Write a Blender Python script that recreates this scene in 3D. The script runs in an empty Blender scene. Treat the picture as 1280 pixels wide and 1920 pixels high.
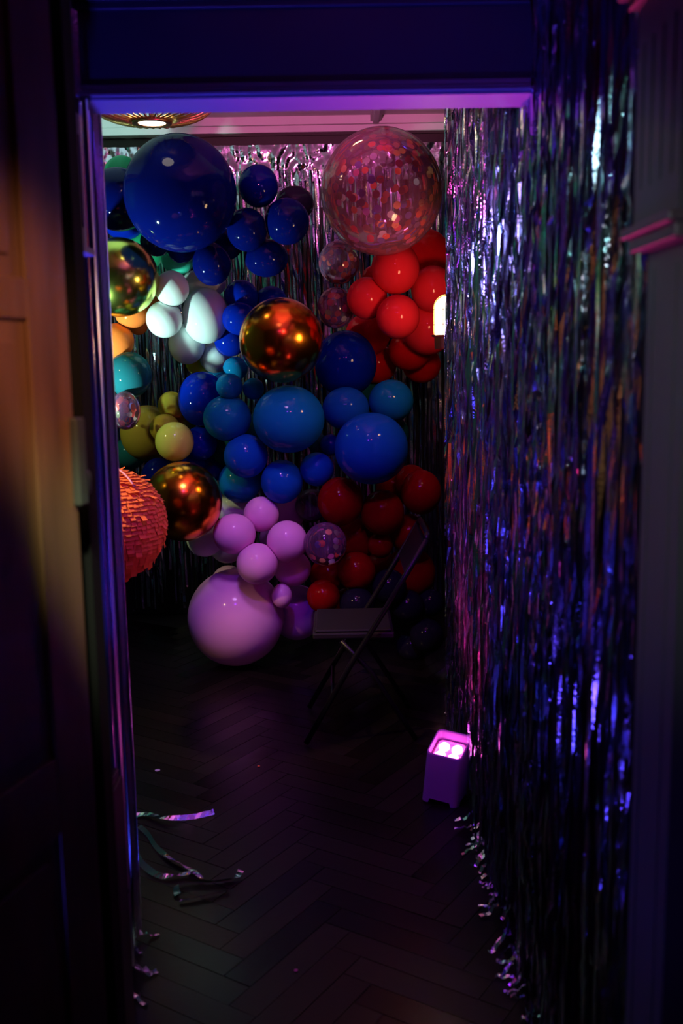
import bpy, math, random
from math import pi, sin, cos, radians, sqrt
from mathutils import Vector, Matrix, noise as mnoise
random.seed(7)
S = bpy.context.scene

# ---------------------------------------------------------------- camera
cam = bpy.data.cameras.new('camera'); camo = bpy.data.objects.new('camera', cam); S.collection.objects.link(camo)
P, RL = radians(8.8), radians(0.95)
fwd = Vector((0, cos(P), -sin(P))); up0 = Vector((0, sin(P), cos(P))); r0 = Vector((1, 0, 0))
rt = cos(RL)*r0 - sin(RL)*up0; up = sin(RL)*r0 + cos(RL)*up0
camo.matrix_world = Matrix(((rt.x, up.x, -fwd.x, 0), (rt.y, up.y, -fwd.y, 0), (rt.z, up.z, -fwd.z, 1.56), (0, 0, 0, 1)))
cam.sensor_fit = 'VERTICAL'; cam.sensor_height = 36; cam.sensor_width = 24; cam.lens = 35.006
cam.clip_start = .05
cam.dof.use_dof = True; cam.dof.focus_distance = 4.7; cam.dof.aperture_fstop = 3.2
S.camera = camo

# ---------------------------------------------------------------- world, exposure
S.view_settings.view_transform = 'Standard'; S.view_settings.look = 'None'
S.view_settings.exposure = 0.0; S.view_settings.gamma = 1.0; S.view_settings.use_curve_mapping = False
w = bpy.data.worlds.new('world'); S.world = w; w.use_nodes = True
w.node_tree.nodes['Background'].inputs[0].default_value = (.0012, .0006, .003, 1)

# ---------------------------------------------------------------- lights without a body in view, some of them added fill (colour, W, position, aim)
def lamp(name, kind, loc, aim, col, W, size=.05, ang=60, blend=.6):
    d = bpy.data.lights.new(name, kind); o = bpy.data.objects.new(name, d); S.collection.objects.link(o)
    d.color = col; d.energy = W
    if kind == 'AREA': d.size = size
    else: d.shadow_soft_size = size
    if kind == 'SPOT': d.spot_size = radians(ang); d.spot_blend = blend
    o.location = loc
    if aim is not None: o.rotation_euler = (Vector(aim)-Vector(loc)).to_track_quat('-Z', 'Y').to_euler()
    return o
LIGHTS = True
lamp('light_cyan_spot', 'SPOT', (-1.62, 4.30, 1.15), (-1.05, 4.95, 1.9), (.55, 1.0, .86), 150, .04, 70, .6)
lamp('light_cyan_ceiling', 'SPOT', (-1.75, 4.40, 1.5), (-1.75, 5.3, 2.92), (.55, 1.0, .95), 45, .04, 70, .5)
lamp('fill_left_lower', 'SPOT', (-1.75, 4.2, 1.9), (-1.0, 5.0, 1.08), (.9, 1.0, .45), 26, .04, 38, .7)  # added spot brightening the yellow balloon group
lamp('light_green_spot', 'SPOT', (-1.9, 4.9, 1.9), (-2.2, 5.3, 2.4), (.05, .9, .45), 5, .05, 80, .6)
lamp('light_blue_uplight', 'SPOT', (-.485, 1.80, .62), (-.33, 2.22, 2.1), (.09, .06, 1.0), 200, .03, 80, .8)
lamp('fill_blue_wash', 'SPOT', (-.45, .9, .5), (.42, 1.85, 1.3), (.10, .06, 1.0), 5, .05, 80, .8)  # added wash so the near right curtain catches blue
lamp('light_blue_fringe', 'SPOT', (-.575, 2.485, .20), (-.56, 2.44, 2.0), (.08, .08, 1.0), 45, .03, 110, .7)
lamp('fill_violet_room', 'SPOT', (-.30, 2.62, 2.50), (.26, 3.9, .2), (.26, .02, 1.0), 55, .07, 84, .9)  # added violet fill above the header, no fixture there
lamp('fill_magenta_room', 'SPOT', (.10, 2.62, 2.50), (.30, 5.0, .95), (1.0, .10, .55), 12, .07, 52, .8)  # magenta partner of the violet spot, likewise added as fill
lamp('fill_magenta_ceiling', 'SPOT', (-.10, 2.55, 2.33), (-.12, 5.3, 3.12), (1.0, .20, .54), 250, .06, 38, .6)  # added behind the header to turn the far ceiling pink
lamp('fill_magenta_foil_top', 'SPOT', (-.30, 2.75, 2.05), (.42, 3.2, 2.35), (1.0, .14, .55), 26, .06, 60, .8)  # added for pink on the top of the far right curtain
lamp('fill_curtain_wash', 'SPOT', (-.48, 2.72, 1.9), (.42, 3.05, 1.75), (.50, .38, 1.0), 14, .10, 95, .9)  # added violet-white fill along the far right curtain
lamp('fill_cyan_foyer', 'SPOT', (-.30, .62, 2.1), (.42, 1.62, 1.72), (.45, 1.0, .95), 3.5, .03, 26, .7)  # added for cyan streaks in the near curtain's upper strands
lamp('light_magenta_uplight', 'SPOT', (.315, 3.34, .275), (.43, 2.80, 1.05), (1.0, .045, .30), 260, .05, 54, 1.0)
lamp('light_magenta_uplight_far', 'SPOT', (.362, 3.37, .262), (.36, 3.75, 2.9), (1.0, .06, .36), 130, .035, 66, .8)
lamp('light_foyer_door', 'SPOT', (.32, .25, 2.2), (-.43, 1.42, 1.58), (1.0, .45, .20), 420, .05, 17, 1.0)
lamp('light_foyer_column', 'SPOT', (-.35, .2, 1.9), (.42, 1.22, 1.50), (.75, .8, .8), 12, .05, 34, 1.0)
lamp('light_left_warm', 'SPOT', (-1.55, 2.95, 2.2), (-.88, 3.6, 1.10), (1.0, .66, .30), 120, .04, 34, .7)
lamp('fill_lavender_ceiling', 'SPOT', (-.42, 3.2, 2.85), (-.57, 5.0, .22), (.66, .36, 1.0), 88, .20, 35, .9)  # unseen overhead spot added in place of ceiling bounce on the pink balloons
lamp('fill_violet_top', 'SPOT', (-.42, 1.2, 1.2), (.42, 2.02, 2.35), (.30, .07, 1.0), 14, .05, 44, .8)  # added for the violet zone at the top of the near curtain
lamp('fill_floor_patch', 'SPOT', (-.25, .7, 2.3), (-.50, 2.48, 0), (.80, .90, .50), 320, .04, 11, 1.0)  # narrow spot added to make a lit patch on the floor

# ---------------------------------------------------------------- helpers
def mat(name, col, rough=.5, metal=0., coat=0., emit=None, es=0., spec=.5, coat_r=.04):
    m = bpy.data.materials.new(name); m.use_nodes = True
    b = m.node_tree.nodes['Principled BSDF']
    b.inputs['Base Color'].default_value = (*col, 1); b.inputs['Roughness'].default_value = rough
    b.inputs['Metallic'].default_value = metal; b.inputs['Coat Weight'].default_value = coat
    b.inputs['Coat Roughness'].default_value = coat_r; b.inputs['Specular IOR Level'].default_value = spec
    if emit: b.inputs['Emission Color'].default_value = (*emit, 1); b.inputs['Emission Strength'].default_value = es
    return m
def noise_var(m, scale=8, amt=.25, stretch=(1, 1, 1), bump=0.):
    """procedural colour variation and a little bump on a principled material"""
    nt = m.node_tree; b = nt.nodes['Principled BSDF']; c = b.inputs['Base Color'].default_value[:]
    tc = nt.nodes.new('ShaderNodeTexCoord'); mp = nt.nodes.new('ShaderNodeMapping'); mp.inputs['Scale'].default_value = stretch
    n = nt.nodes.new('ShaderNodeTexNoise'); n.inputs['Scale'].default_value = scale; n.inputs['Detail'].default_value = 4
    r = nt.nodes.new('ShaderNodeValToRGB')
    r.color_ramp.elements[0].color = (*[x*(1-amt) for x in c[:3]], 1); r.color_ramp.elements[1].color = (*[min(1, x*(1+amt)) for x in c[:3]], 1)
    r.color_ramp.elements[0].position = .3; r.color_ramp.elements[1].position = .7
    nt.links.new(tc.outputs['Object'], mp.inputs[0]); nt.links.new(mp.outputs[0], n.inputs['Vector'])
    nt.links.new(n.outputs['Fac'], r.inputs[0]); nt.links.new(r.outputs[0], b.inputs['Base Color'])
    if bump:
        bp = nt.nodes.new('ShaderNodeBump'); bp.inputs['Strength'].default_value = bump; bp.inputs['Distance'].default_value = .01
        nt.links.new(n.outputs['Fac'], bp.inputs['Height']); nt.links.new(bp.outputs[0], b.inputs['Normal'])
    return m

class MB:
    """collects vertices and faces, linked as one mesh object"""
    def __init__(s): s.v = []; s.f = []; s.mi = []; s.cur = 0
    def add(s, vs, fs):
        o = len(s.v); s.v += [tuple(v) for v in vs]; s.f += [tuple(o+i for i in f) for f in fs]; s.mi += [s.cur]*len(fs)
    def box(s, x0, x1, y0, y1, z0, z1, M=None):
        vs = [Vector((x, y, z)) for z in (z0, z1) for y in (y0, y1) for x in (x0, x1)]
        if M: vs = [M @ v for v in vs]
        s.add(vs, [(0, 2, 3, 1), (4, 5, 7, 6), (0, 1, 5, 4), (2, 6, 7, 3), (0, 4, 6, 2), (1, 3, 7, 5)])
    def tube(s, pts, r, n=10, closed=False, cap=True):
        pts = [Vector(p) for p in pts]; N = len(pts); rings = []
        rs = r if isinstance(r, (list, tuple)) else [r]*N
        prev = None
        for i, p in enumerate(pts):
            if closed: t = pts[(i+1) % N]-pts[i-1]
            else: t = pts[min(i+1, N-1)]-pts[max(i-1, 0)]
            t.normalize()
            if prev is None: a = t.orthogonal().normalized()
            else: a = (prev - t*prev.dot(t)).normalized()
            prev = a; b = t.cross(a)
            rings.append([p+(a*cos(2*pi*k/n)+b*sin(2*pi*k/n))*rs[i] for k in range(n)])
        vs = [v for q in rings for v in q]; fs = []
        for i in range(N if closed else N-1):
            j = (i+1) % N
            for k in range(n): fs.append((i*n+k, i*n+(k+1) % n, j*n+(k+1) % n, j*n+k))
        if cap and not closed: fs += [tuple(reversed(range(n))), tuple((N-1)*n+k for k in range(n))]
        s.add(vs, fs)
    def lathe(s, prof, c=(0, 0, 0), n=32):
        vs = []; fs = []
        for r, z in prof:
            for k in range(n): vs.append((c[0]+r*cos(2*pi*k/n), c[1]+r*sin(2*pi*k/n), c[2]+z))
        for i in range(len(prof)-1):
            for k in range(n): fs.append((i*n+k, i*n+(k+1) % n, (i+1)*n+(k+1) % n, (i+1)*n+k))
        s.add(vs, fs)
    def build(s, name, m, parent=None, smooth=False, kind=None, bevel=0, loc=None):
        me = bpy.data.meshes.new(name); me.from_pydata(s.v, [], s.f)
        for q in (m if isinstance(m, (list, tuple)) else [m]): me.materials.append(q)
        for p, i in zip(me.polygons, s.mi): p.material_index = i; p.use_smooth = smooth
        me.update()
        o = bpy.data.objects.new(name, me); S.collection.objects.link(o)
        if parent: o.parent = parent
        if kind: o['kind'] = kind
        if loc: o.location = loc
        if bevel:
            b = o.modifiers.new('bevel', 'BEVEL'); b.width = bevel; b.segments = 2; b.limit_method = 'ANGLE'
        return o
def tag(o, label=None, cat=None, group=None, kind=None):
    if label: o['label'] = label
    if cat: o['category'] = cat
    if group: o['group'] = group
    if kind: o['kind'] = kind
    return o
def empty(name, loc=(0, 0, 0), rot=None):
    o = bpy.data.objects.new(name, None); S.collection.objects.link(o); o.location = loc; o.empty_display_size = .1
    if rot: o.rotation_euler = rot
    return o
def box(name, x0, x1, y0, y1, z0, z1, m, kind='structure', parent=None, bevel=0):
    b = MB(); b.box(x0, x1, y0, y1, z0, z1); return b.build(name, m, parent, kind=kind, bevel=bevel)

# ---------------------------------------------------------------- materials of the setting
navy_paint = noise_var(mat('navy_paint', (.010, .011, .030), .38, coat=.2, coat_r=.3), 3, .1)
dark_paint = noise_var(mat('dark_paint', (.012, .011, .016), .45), 4, .15)
black_wall = noise_var(mat('black_wall', (.006, .006, .009), .6), 5, .2)
grey_paint = noise_var(mat('grey_paint', (.13, .13, .16), .5), 4, .08)
shaft_paint = noise_var(mat('shaft_paint', (.14, .15, .15), .5), 4, .08)
olive_paint = noise_var(mat('olive_paint', (.10, .085, .03), .55), 4, .12)
white_paint = noise_var(mat('ceiling_paint', (.62, .60, .60), .7), 3, .05)
door_wood = noise_var(mat('door_wood', (.085, .04, .022), .38, coat=.2, coat_r=.25), 14, .45, (1, 1, .12), .35)
jamb_black = mat('jamb_black', (.003, .003, .004), .8, spec=.08)
black_metal = mat('black_metal', (.012, .012, .014), .35, .8)
# ---------------------------------------------------------------- floor
def plank_material():
    m = mat('herringbone_wood', (.03, .016, .012), .33)
    nt = m.node_tree; b = nt.nodes['Principled BSDF']; b.inputs['Specular IOR Level'].default_value = .3
    g = nt.nodes.new('ShaderNodeNewGeometry'); r = nt.nodes.new('ShaderNodeValToRGB')
    r.color_ramp.elements[0].color = (.003, .002, .0025, 1); r.color_ramp.elements[1].color = (.008, .005, .005, 1)
    nt.links.new(g.outputs['Random Per Island'], r.inputs[0]); nt.links.new(r.outputs[0], b.inputs['Base Color'])
    mr = nt.nodes.new('ShaderNodeMapRange'); mr.inputs['To Min'].default_value = .24; mr.inputs['To Max'].default_value = .42
    nt.links.new(g.outputs['Random Per Island'], mr.inputs[0]); nt.links.new(mr.outputs[0], b.inputs['Roughness'])
    tc = nt.nodes.new('ShaderNodeTexCoord'); n = nt.nodes.new('ShaderNodeTexNoise'); n.inputs['Scale'].default_value = 30
    bp = nt.nodes.new('ShaderNodeBump'); bp.inputs['Strength'].default_value = .08; bp.inputs['Distance'].default_value = .005
    nt.links.new(tc.outputs['Object'], n.inputs['Vector']); nt.links.new(n.outputs['Fac'], bp.inputs['Height']); nt.links.new(bp.outputs[0], b.inputs['Normal'])
    return m
fl = MB(); fl.cur = 1; fl.box(-2.3, 1.05, -1.6, 6.15, -.06, -.004); fl.cur = 0
Wd, Ln = .085, .425
th = radians(45+12)
for i in range(-60, 60):
    for j in range(-16, 17):
        # herringbone lattice: pairs of planks, step (Wd, Wd) along the stair, (Ln, -Ln) across
        for hv in (0, 1):
            ox = i*Wd + j*Ln; oy = i*Wd - j*Ln
            if hv == 0: x0, x1, y0, y1 = ox, ox+Ln, oy, oy+Wd
            else: x0, x1, y0, y1 = ox, ox+Wd, oy+Wd, oy+Wd+Ln
            cx, cy = (x0+x1)/2, (y0+y1)/2
            X = cx*cos(th)-cy*sin(th)-.4; Y = cx*sin(th)+cy*cos(th)+3
            if not (-2.0 < X < .75 and .9 < Y < 5.9): continue
            g = .0012; tz = [random.uniform(-.0006, .0006) for _ in range(4)]
            q = [(x0+g, y0+g), (x1-g, y0+g), (x1-g, y1-g), (x0+g, y1-g)]
            top = [(a*cos(th)-b_*sin(th)-.4, a*sin(th)+b_*cos(th)+3, -.0007+tz[k]) for k, (a, b_) in enumerate(q)]
            bot = [(a, b_, -.0045) for a, b_, _ in top]
            fl.add(bot+top, [(4, 5, 6, 7), (0, 1, 5, 4), (1, 2, 6, 5), (2, 3, 7, 6), (3, 0, 4, 7)])
fl.build('floor', [plank_material(), mat('floor_gaps', (.008, .005, .005), .6)], kind='structure')

# ---------------------------------------------------------------- walls, ceiling
box('ceiling', -2.3, 1.05, -1.6, 6.15, 2.92, 3.0, white_paint)
box('wall_back', -2.3, 1.05, 6.05, 6.12, 0, 2.92, black_wall)
box('wall_left', -2.28, -2.2, 2.56, 6.05, 0, 2.92, mat('green_wall', (.05, .25, .16), .6))
box('wall_front', -2.2, -.61, 2.50, 2.56, 0, 2.92, dark_paint)
box('wall_left_passage', -.72, -.61, -1.5, 2.50, 0, 2.92, dark_paint)
box('wall_right_passage', .50, .58, 1.40, 3.98, 0, 2.92, black_wall)
box('wall_right_stub', .58, .97, 3.90, 3.98, 0, 2.92, black_wall)
box('wall_right', .97, 1.05, 3.98, 6.05, 0, 2.92, dark_paint)
box('wall_right_foyer', .47, .55, -1.5, 1.40, 0, 2.92, olive_paint)
box('wall_foyer_end', -.72, .55, -1.58, -1.5, 0, 2.92, dark_paint)

# cornice and dark picture band round the far room
c = MB(); c.box(-2.2, .97, 5.93, 6.05, 2.875, 2.92); c.box(-2.2, .97, 5.96, 6.05, 2.84, 2.875); c.build('trim_1', white_paint, kind='structure')
c = MB(); c.box(-2.2, .97, 5.99, 6.05, 2.73, 2.84); c.box(-2.2, .97, 5.975, 6.05, 2.825, 2.84); c.build('trim_2', mat('brown_band', (.016, .011, .006), .6), kind='structure')
c = MB(); c.box(-2.2, -2.12, 2.72, 5.93, 2.84, 2.92); c.box(-2.2, -2.17, 2.72, 5.93, 2.70, 2.74); c.build('trim_3', mat('orange_band', (.35, .12, .05), .5), kind='structure')
c = MB(); c.box(.20, .26, 2.4, 5.93, 2.885, 2.92); c.box(.215, .245, 2.4, 5.93, 2.87, 2.885); c.build('trim_4', white_paint, kind='structure')

# header over the passage: fascia, stepped moulding, upper moulding
box('wall_header', -.61, .50, 2.247, 2.36, 2.125, 2.92, navy_paint)
c = MB()
for z0, z1, y in ((2.112, 2.119, 2.241), (2.1195, 2.126, 2.237), (2.127, 2.133, 2.240), (2.134, 2.145, 2.2435)): c.box(-.60, .47, y, 2.36 if z0 < 2.125 else 2.25, z0, z1)
c.build('trim_5', noise_var(mat('header_moulding', (.12, .12, .20), .5, coat=.0, coat_r=.25), 3, .1), kind='structure', bevel=.0015)
c = MB(); c.box(-.605, .49, 2.238, 2.25, 2.295, 2.31); c.box(-.605, .49, 2.225, 2.25, 2.31, 2.335); c.build('trim_6', navy_paint, kind='structure', bevel=.002)

# right pilaster: shaft with grooves, ledge, fluted capital, crown
def fluted(x_face, depth, side, y0, y1, z0, z1, grooves, gz0, gz1, gw, m, name, root):
    """panel facing the passage whose narrow flutes are cut in as real recesses"""
    b = MB(); a, d = (x_face, x_face+side*depth)
    def bx(ya, yb, za, zb, off=0):
        xs = sorted((a+side*off, d)); b.box(xs[0], xs[1], ya, yb, za, zb)
    ys = [y0]
    for g in grooves: ys += [g-gw/2, g+gw/2]
    ys.append(y1)
    bx(y0, y1, z0, gz0); bx(y0, y1, gz1, z1)
    for i in range(0, len(ys), 2): bx(ys[i], ys[i+1], gz0, gz1)
    for g in grooves: bx(g-gw/2, g+gw/2, gz0, gz1, .012)
    return b.build(name, m, root, kind='structure')
pr = empty('trim_7', (0, 0, 0)); pr['kind'] = 'structure'
fluted(.40, .08, 1, 1.205, 1.385, 1.725, 2.005, (1.235, 1.277, 1.319, 1.357), 1.772, 1.955, .010, grey_paint, 'fluted_capital', pr)
b = MB(); b.box(.385, .48, 1.195, 1.40, 1.712, 1.725); b.box(.395, .48, 1.20, 1.39, 1.694, 1.712); b.build('ledge', mat('ledge_paint', (.16, .12, .15), .35), pr, kind='structure', bevel=.003)
fluted(.42, .06, 1, 1.222, 1.381, 0, 1.694, (1.262, 1.352), .30, 1.670, .006, shaft_paint, 'shaft', pr)
b = MB()
for k in range(6): b.box(.40-.012*(k+1), .50, .2, 1.40+.008*k, 2.005+.014*k, 2.019+.014*k)
b.box(.32, .50, .2, 1.45, 2.089, 2.92)
b.build('crown', dark_paint, pr, kind='structure', bevel=.003)

# left pilaster with plinth
pl = empty('trim_8', (0, 0, 0)); pl['kind'] = 'structure'
fluted(-.512, .098, -1, 1.95, 2.10, 1.79, 2.05, (1.975, 2.01, 2.045, 2.08), 1.83, 2.01, .012, grey_paint, 'fluted_capital', pl)
b = MB(); b.box(-.61, -.500, 1.94, 2.12, 1.775, 1.79); b.build('ledge', grey_paint, pl, kind='structure', bevel=.003)
b = MB(); b.box(-.61, -.54, 1.95, 2.14, .65, 1.775); b.build('shaft', dark_paint, pl, kind='structure')
b = MB(); b.box(-.61, -.508, 1.93, 2.15, 0, .63); b.box(-.61, -.514, 1.935, 2.145, .63, .65); b.build('plinth', dark_paint, pl, kind='structure', bevel=.003)
box('trim_9', -.61, -.40, 1.56, 1.62, 0, 2.92, jamb_black)

# ---------------------------------------------------------------- door in the foreground, swung open against the passage wall
Ed = Vector((-.400, 1.50, 0)); dd = Vector((-.288, -.957, 0)).normalized(); nn = Vector((.957, -.288, 0))
dr = empty('door_1', Ed); dr['kind'] = 'structure'
MD = Matrix(((dd.x, -nn.x, 0, 0), (dd.y, -nn.y, 0, 0), (0, 0, 1, 0), (0, 0, 0, 1)))   # local x along door to the hinge, y into the wood
b = MB(); Wdo = .68
def dbox(x0, x1, y0, y1, z0, z1): b.box(x0, x1, y0, y1, z0, z1, MD)
dbox(0, Wdo, .008, .044, .012, 2.30)
for x0, x1, z0, z1 in ((0, .10, .012, 2.30), (Wdo-.10, Wdo, .012, 2.30), (.10, Wdo-.10, 2.18, 2.30), (.10, Wdo-.10, 1.62, 1.675), (.10, Wdo-.10, .86, .98), (.10, Wdo-.10, .012, .22)):
    dbox(x0, x1, 0, .008, z0, z1)
for x0, x1, z0, z1 in ((.13, Wdo-.13, 1.705, 2.15), (.13, Wdo-.13, 1.01, 1.59), (.13, Wdo-.13, .25, .83)): dbox(x0, x1, .003, .008, z0, z1)
b.build('door_panel', door_wood, dr, kind='structure', bevel=.002)
b = MB(); b.box(-.012, .012, -.012, .042, 1.345, 1.478, MD); b.box(-.016, .0, -.006, .036, 1.350, 1.472, MD)
b.build('door_lock', mat('lock_grey', (.06, .065, .065), .4, .6), dr, kind='structure', bevel=.003)
b = MB(); kc = MD @ Vector((-.030, .010, 1.376))
b.lathe([(.0005, -.018), (.011, -.018), (.014, -.012), (.014, .012), (.011, .018), (.0005, .018)], kc, 20); b.tube([MD @ Vector((-.012, .01, 1.376)), kc], .006)
b.build('door_knob', mat('knob_metal', (.07, .08, .08), .35, .8), dr, smooth=True, kind='structure')

# ---------------------------------------------------------------- foil fringe curtains
def tinsel_material(name, cols, rough=.09):
    m = mat(name, (.8, .8, .9), rough, 1.0); nt = m.node_tree; b = nt.nodes['Principled BSDF']
    g = nt.nodes.new('ShaderNodeNewGeometry'); tc = nt.nodes.new('ShaderNodeTexCoord')
    n = nt.nodes.new('ShaderNodeTexNoise'); n.inputs['Scale'].default_value = 9; n.inputs['Detail'].default_value = 2
    ad = nt.nodes.new('ShaderNodeMath'); ad.operation = 'ADD'; fr = nt.nodes.new('ShaderNodeMath'); fr.operation = 'FRACT'
    nt.links.new(tc.outputs['Object'], n.inputs['Vector']); nt.links.new(g.outputs['Random Per Island'], ad.inputs[0]); nt.links.new(n.outputs['Fac'], ad.inputs[1]); nt.links.new(ad.outputs[0], fr.inputs[0])
    r = nt.nodes.new('ShaderNodeValToRGB'); e = r.color_ramp.elements
    e[0].position = 0; e[0].color = (*cols[0], 1); e[1].position = 1; e[1].color = (*cols[0], 1)
    for i, c_ in enumerate(cols[1:]): q = e.new((i+1)/len(cols)); q.color = (*c_, 1)
    nt.links.new(fr.outputs[0], r.inputs[0]); nt.links.new(r.outputs[0], b.inputs['Base Color'])
    ml = nt.nodes.new('ShaderNodeMath'); ml.operation = 'MULTIPLY'; ml.inputs[1].default_value = 7.31; f2 = nt.nodes.new('ShaderNodeMath'); f2.operation = 'FRACT'
    mr = nt.nodes.new('ShaderNodeMapRange'); mr.inputs['To Min'].default_value = rough*.6; mr.inputs['To Max'].default_value = rough*2.2
    nt.links.new(g.outputs['Random Per Island'], ml.inputs[0]); nt.links.new(ml.outputs[0], f2.inputs[0]); nt.links.new(f2.outputs[0], mr.inputs[0]); nt.links.new(mr.outputs[0], b.inputs['Roughness'])
    n2 = nt.nodes.new('ShaderNodeTexNoise'); n2.inputs['Scale'].default_value = 160; n2.inputs['Detail'].default_value = 2
    bp = nt.nodes.new('ShaderNodeBump'); bp.inputs['Strength'].default_value = .35; bp.inputs['Distance'].default_value = .002
    nt.links.new(tc.outputs['Object'], n2.inputs['Vector']); nt.links.new(n2.outputs['Fac'], bp.inputs['Height']); nt.links.new(bp.outputs[0], b.inputs['Normal'])
    return m
HOLO = [(.85, .80, .98), (.60, .88, .98), (.95, .72, .95), (.88, .84, .95), (.60, .84, .95), (.90, .82, .98)]
tinsel = tinsel_material('holographic_foil', HOLO)
tinsel_satin = tinsel_material('holographic_foil_satin', HOLO, .17)
foil_sheet = tinsel_material('holographic_foil_sheet', HOLO[:1]+HOLO[3:4], .08)
def strand(mb, x, y, ztop, zbot, width, yaw, curl=None, crinkle=.002, drift=.006, twist=.5, seg=(.018, .075), rest=0.):
    yaw0 = yaw + random.gauss(0, .10) if rest else yaw
    return strand_(mb, x, y, ztop, zbot, width, yaw, yaw0, rest, curl, crinkle, drift, twist, seg)
def strand_(mb, x, y, ztop, zbot, width, yaw, yaw0, rest, curl=None, crinkle=.002, drift=.006, twist=.5, seg=(.018, .075)):
    """one flat ribbon: facets of uneven length, yaw wandering down its length; curl = direction in which the end lies on the floor"""
    vs = []; z = ztop; px, py = x, y; rnd = random.uniform
    while True:
        a = yaw; hx, hy = cos(a)*width/2, sin(a)*width/2
        vs.append((px-hx+rnd(-crinkle, crinkle), py-hy+rnd(-crinkle, crinkle), z)); vs.append((px+hx+rnd(-crinkle, crinkle), py+hy+rnd(-crinkle, crinkle), z+rnd(-.002, .002)))
        if z <= zbot+1e-6: break
        z = max(zbot, z-rnd(*seg)); yaw += rnd(-twist, twist) + (yaw0-yaw)*rest
        px += rnd(-1, 1)*crinkle; py += rnd(-1, 1)*crinkle; px += (x-px)*.1; py += (y-py)*.1
    if curl:
        cx, cy, L_ = curl; n = 6; l = sqrt(cx*cx+cy*cy) or 1; ux, uy = cx/l, cy/l; nx, ny = -uy, ux; zz = zbot
        for k in range(1, n+1):
            t = k/n; px += ux*L_/n; py += uy*L_/n; zz = max(.002, zbot*(1-t)**2 + rnd(0, .012))
            tw = rnd(-.8, .8)
            vs.append((px-nx*width/2, py-ny*width/2, zz+abs(sin(tw))*width*.4)); vs.append((px+nx*width/2, py+ny*width/2, max(.002, zz-sin(tw)*width*.3)))
    n = len(vs)//2
    mb.add(vs, [(2*i, 2*i+1, 2*i+3, 2*i+2) for i in range(n-1)])

def curtain(name, label, strands_fn, band_fn, m=tinsel):
    r = empty(name, (0, 0, 0)); tag(r, label, 'foil curtain', 'foil fringe curtains')
    mb = MB(); strands_fn(mb); o = mb.build('foil_strands', m, r); o['kind'] = 'stuff'
    if band_fn:
        mb = MB(); band_fn(mb); mb.build('foil_header', foil_sheet, r, smooth=True)
    return r
def crumpled(mb, p0, p1, z0, z1, n, k, amp):
    """creased uncut foil along the top of a fringe: sheet split by narrow vertical gaps, folded by ridged noise"""
    dx, dy = p1[0]-p0[0], p1[1]-p0[1]; l = sqrt(dx*dx+dy*dy); nx, ny = -dy/l, dx/l
    cols_ = int(l/.009); rows_ = int((z1-z0)/.009); vs = []
    for j in range(rows_+1):
        for i in range(cols_+1):
            s_, z = l*i/cols_, z0+(z1-z0)*j/rows_
            q = Vector((s_*19, z*9, p0[0]*3)); d = round(mnoise.noise(Vector((s_*6, 0, 9)))*3)*.004+(1-2*abs(mnoise.noise(q)))*amp + (1-2*abs(mnoise.noise(q*2.7)))*amp*.45 + mnoise.noise(q*7)*amp*.18
            vs.append((p0[0]+dx*i/cols_+nx*d, p0[1]+dy*i/cols_+ny*d, z))
    mb.add(vs, [(j*(cols_+1)+i, j*(cols_+1)+i+1, (j+1)*(cols_+1)+i+1, (j+1)*(cols_+1)+i) for j in range(rows_) for i in range(cols_)])

def right_fringe(mb):
    y = 2.16
    while y < 3.98:
        for layer in range(3):
            x = .425+layer*.016+random.uniform(-.008, .008)
            if 3.24 < y < 3.48: x += .022
            zb = random.uniform(.0, .10) if random.random() < .8 else random.uniform(.1, .5)
            cu = (-1, random.uniform(-.8, .8), random.uniform(.01, .07)) if zb < .06 and random.random() < .4 and not 3.18 < y < 3.54 else None
            strand(mb, x, y+random.uniform(-.006, .006), 2.50-random.uniform(0, .01), max(zb, .004), random.uniform(.006, .014), pi/2+random.gauss(0, .55), cu, rest=.25, twist=.30, crinkle=random.choice((.0012, .0026, .0045)))
        y += .0135
def right_near(mb):
    y = 1.435
    while y < 2.17:
        for layer in range(2):
            if random.random() < .24: continue
            x = .425+layer*.022+random.uniform(-.010, .010)
            zb = random.uniform(.0, .12) if random.random() < .8 else random.uniform(.1, .6)
            cu = (-1, random.uniform(-.8, .8), random.uniform(.02, .09)) if zb < .06 and random.random() < .5 else None
            zt = 2.50 if y > 1.52 else 2.02
            strand(mb, x, y+random.uniform(-.005, .005), zt, max(zb, .004), random.uniform(.007, .013), pi/2+random.gauss(0, .55), cu, rest=.2, twist=.22, crinkle=random.choice((.0010, .0025, .0045)), seg=random.choice(((.03, .11), (.012, .05))))
        y += .0125
curtain('tinsel_curtain', 'holographic foil fringe curtain lining the right of the passage behind the pink uplight', right_fringe, lambda mb: crumpled(mb, (.43, 2.40), (.43, 3.98), 2.42, 2.52, 90, 5, .010))
curtain('tinsel_curtain', 'holographic foil fringe curtain beside the fluted grey pilaster, nearest the viewer', right_near, lambda mb: crumpled(mb, (.44, 1.56), (.44, 2.2), 2.42, 2.52, 50, 5, .010))
def left_fringe(mb):
    y = 2.24
    while y < 2.56:
        for layer in range(2):
            x = -.548-(y-2.24)*.08-layer*.014+random.uniform(-.006, .006)
            zb = random.uniform(.0, .2)
            cu = (1, random.uniform(-.6, .6), random.uniform(.02, .09)) if zb < .08 and random.random() < .3 else None
            strand(mb, x, y, 2.40, max(zb, .004), random.uniform(.009, .015), random.uniform(.3, 1.2) if random.random() < .6 else random.uniform(0, pi), cu, twist=.07, crinkle=.0006, seg=(.08, .35))
        y += .0125
    y = 2.165
    while y < 2.235:
        strand(mb, -.525+random.uniform(-.01, .01), y, 2.10, random.uniform(.25, .5), .012, random.uniform(0, pi), None, twist=.07, crinkle=.0006, seg=(.08, .35)); y += .012
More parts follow.
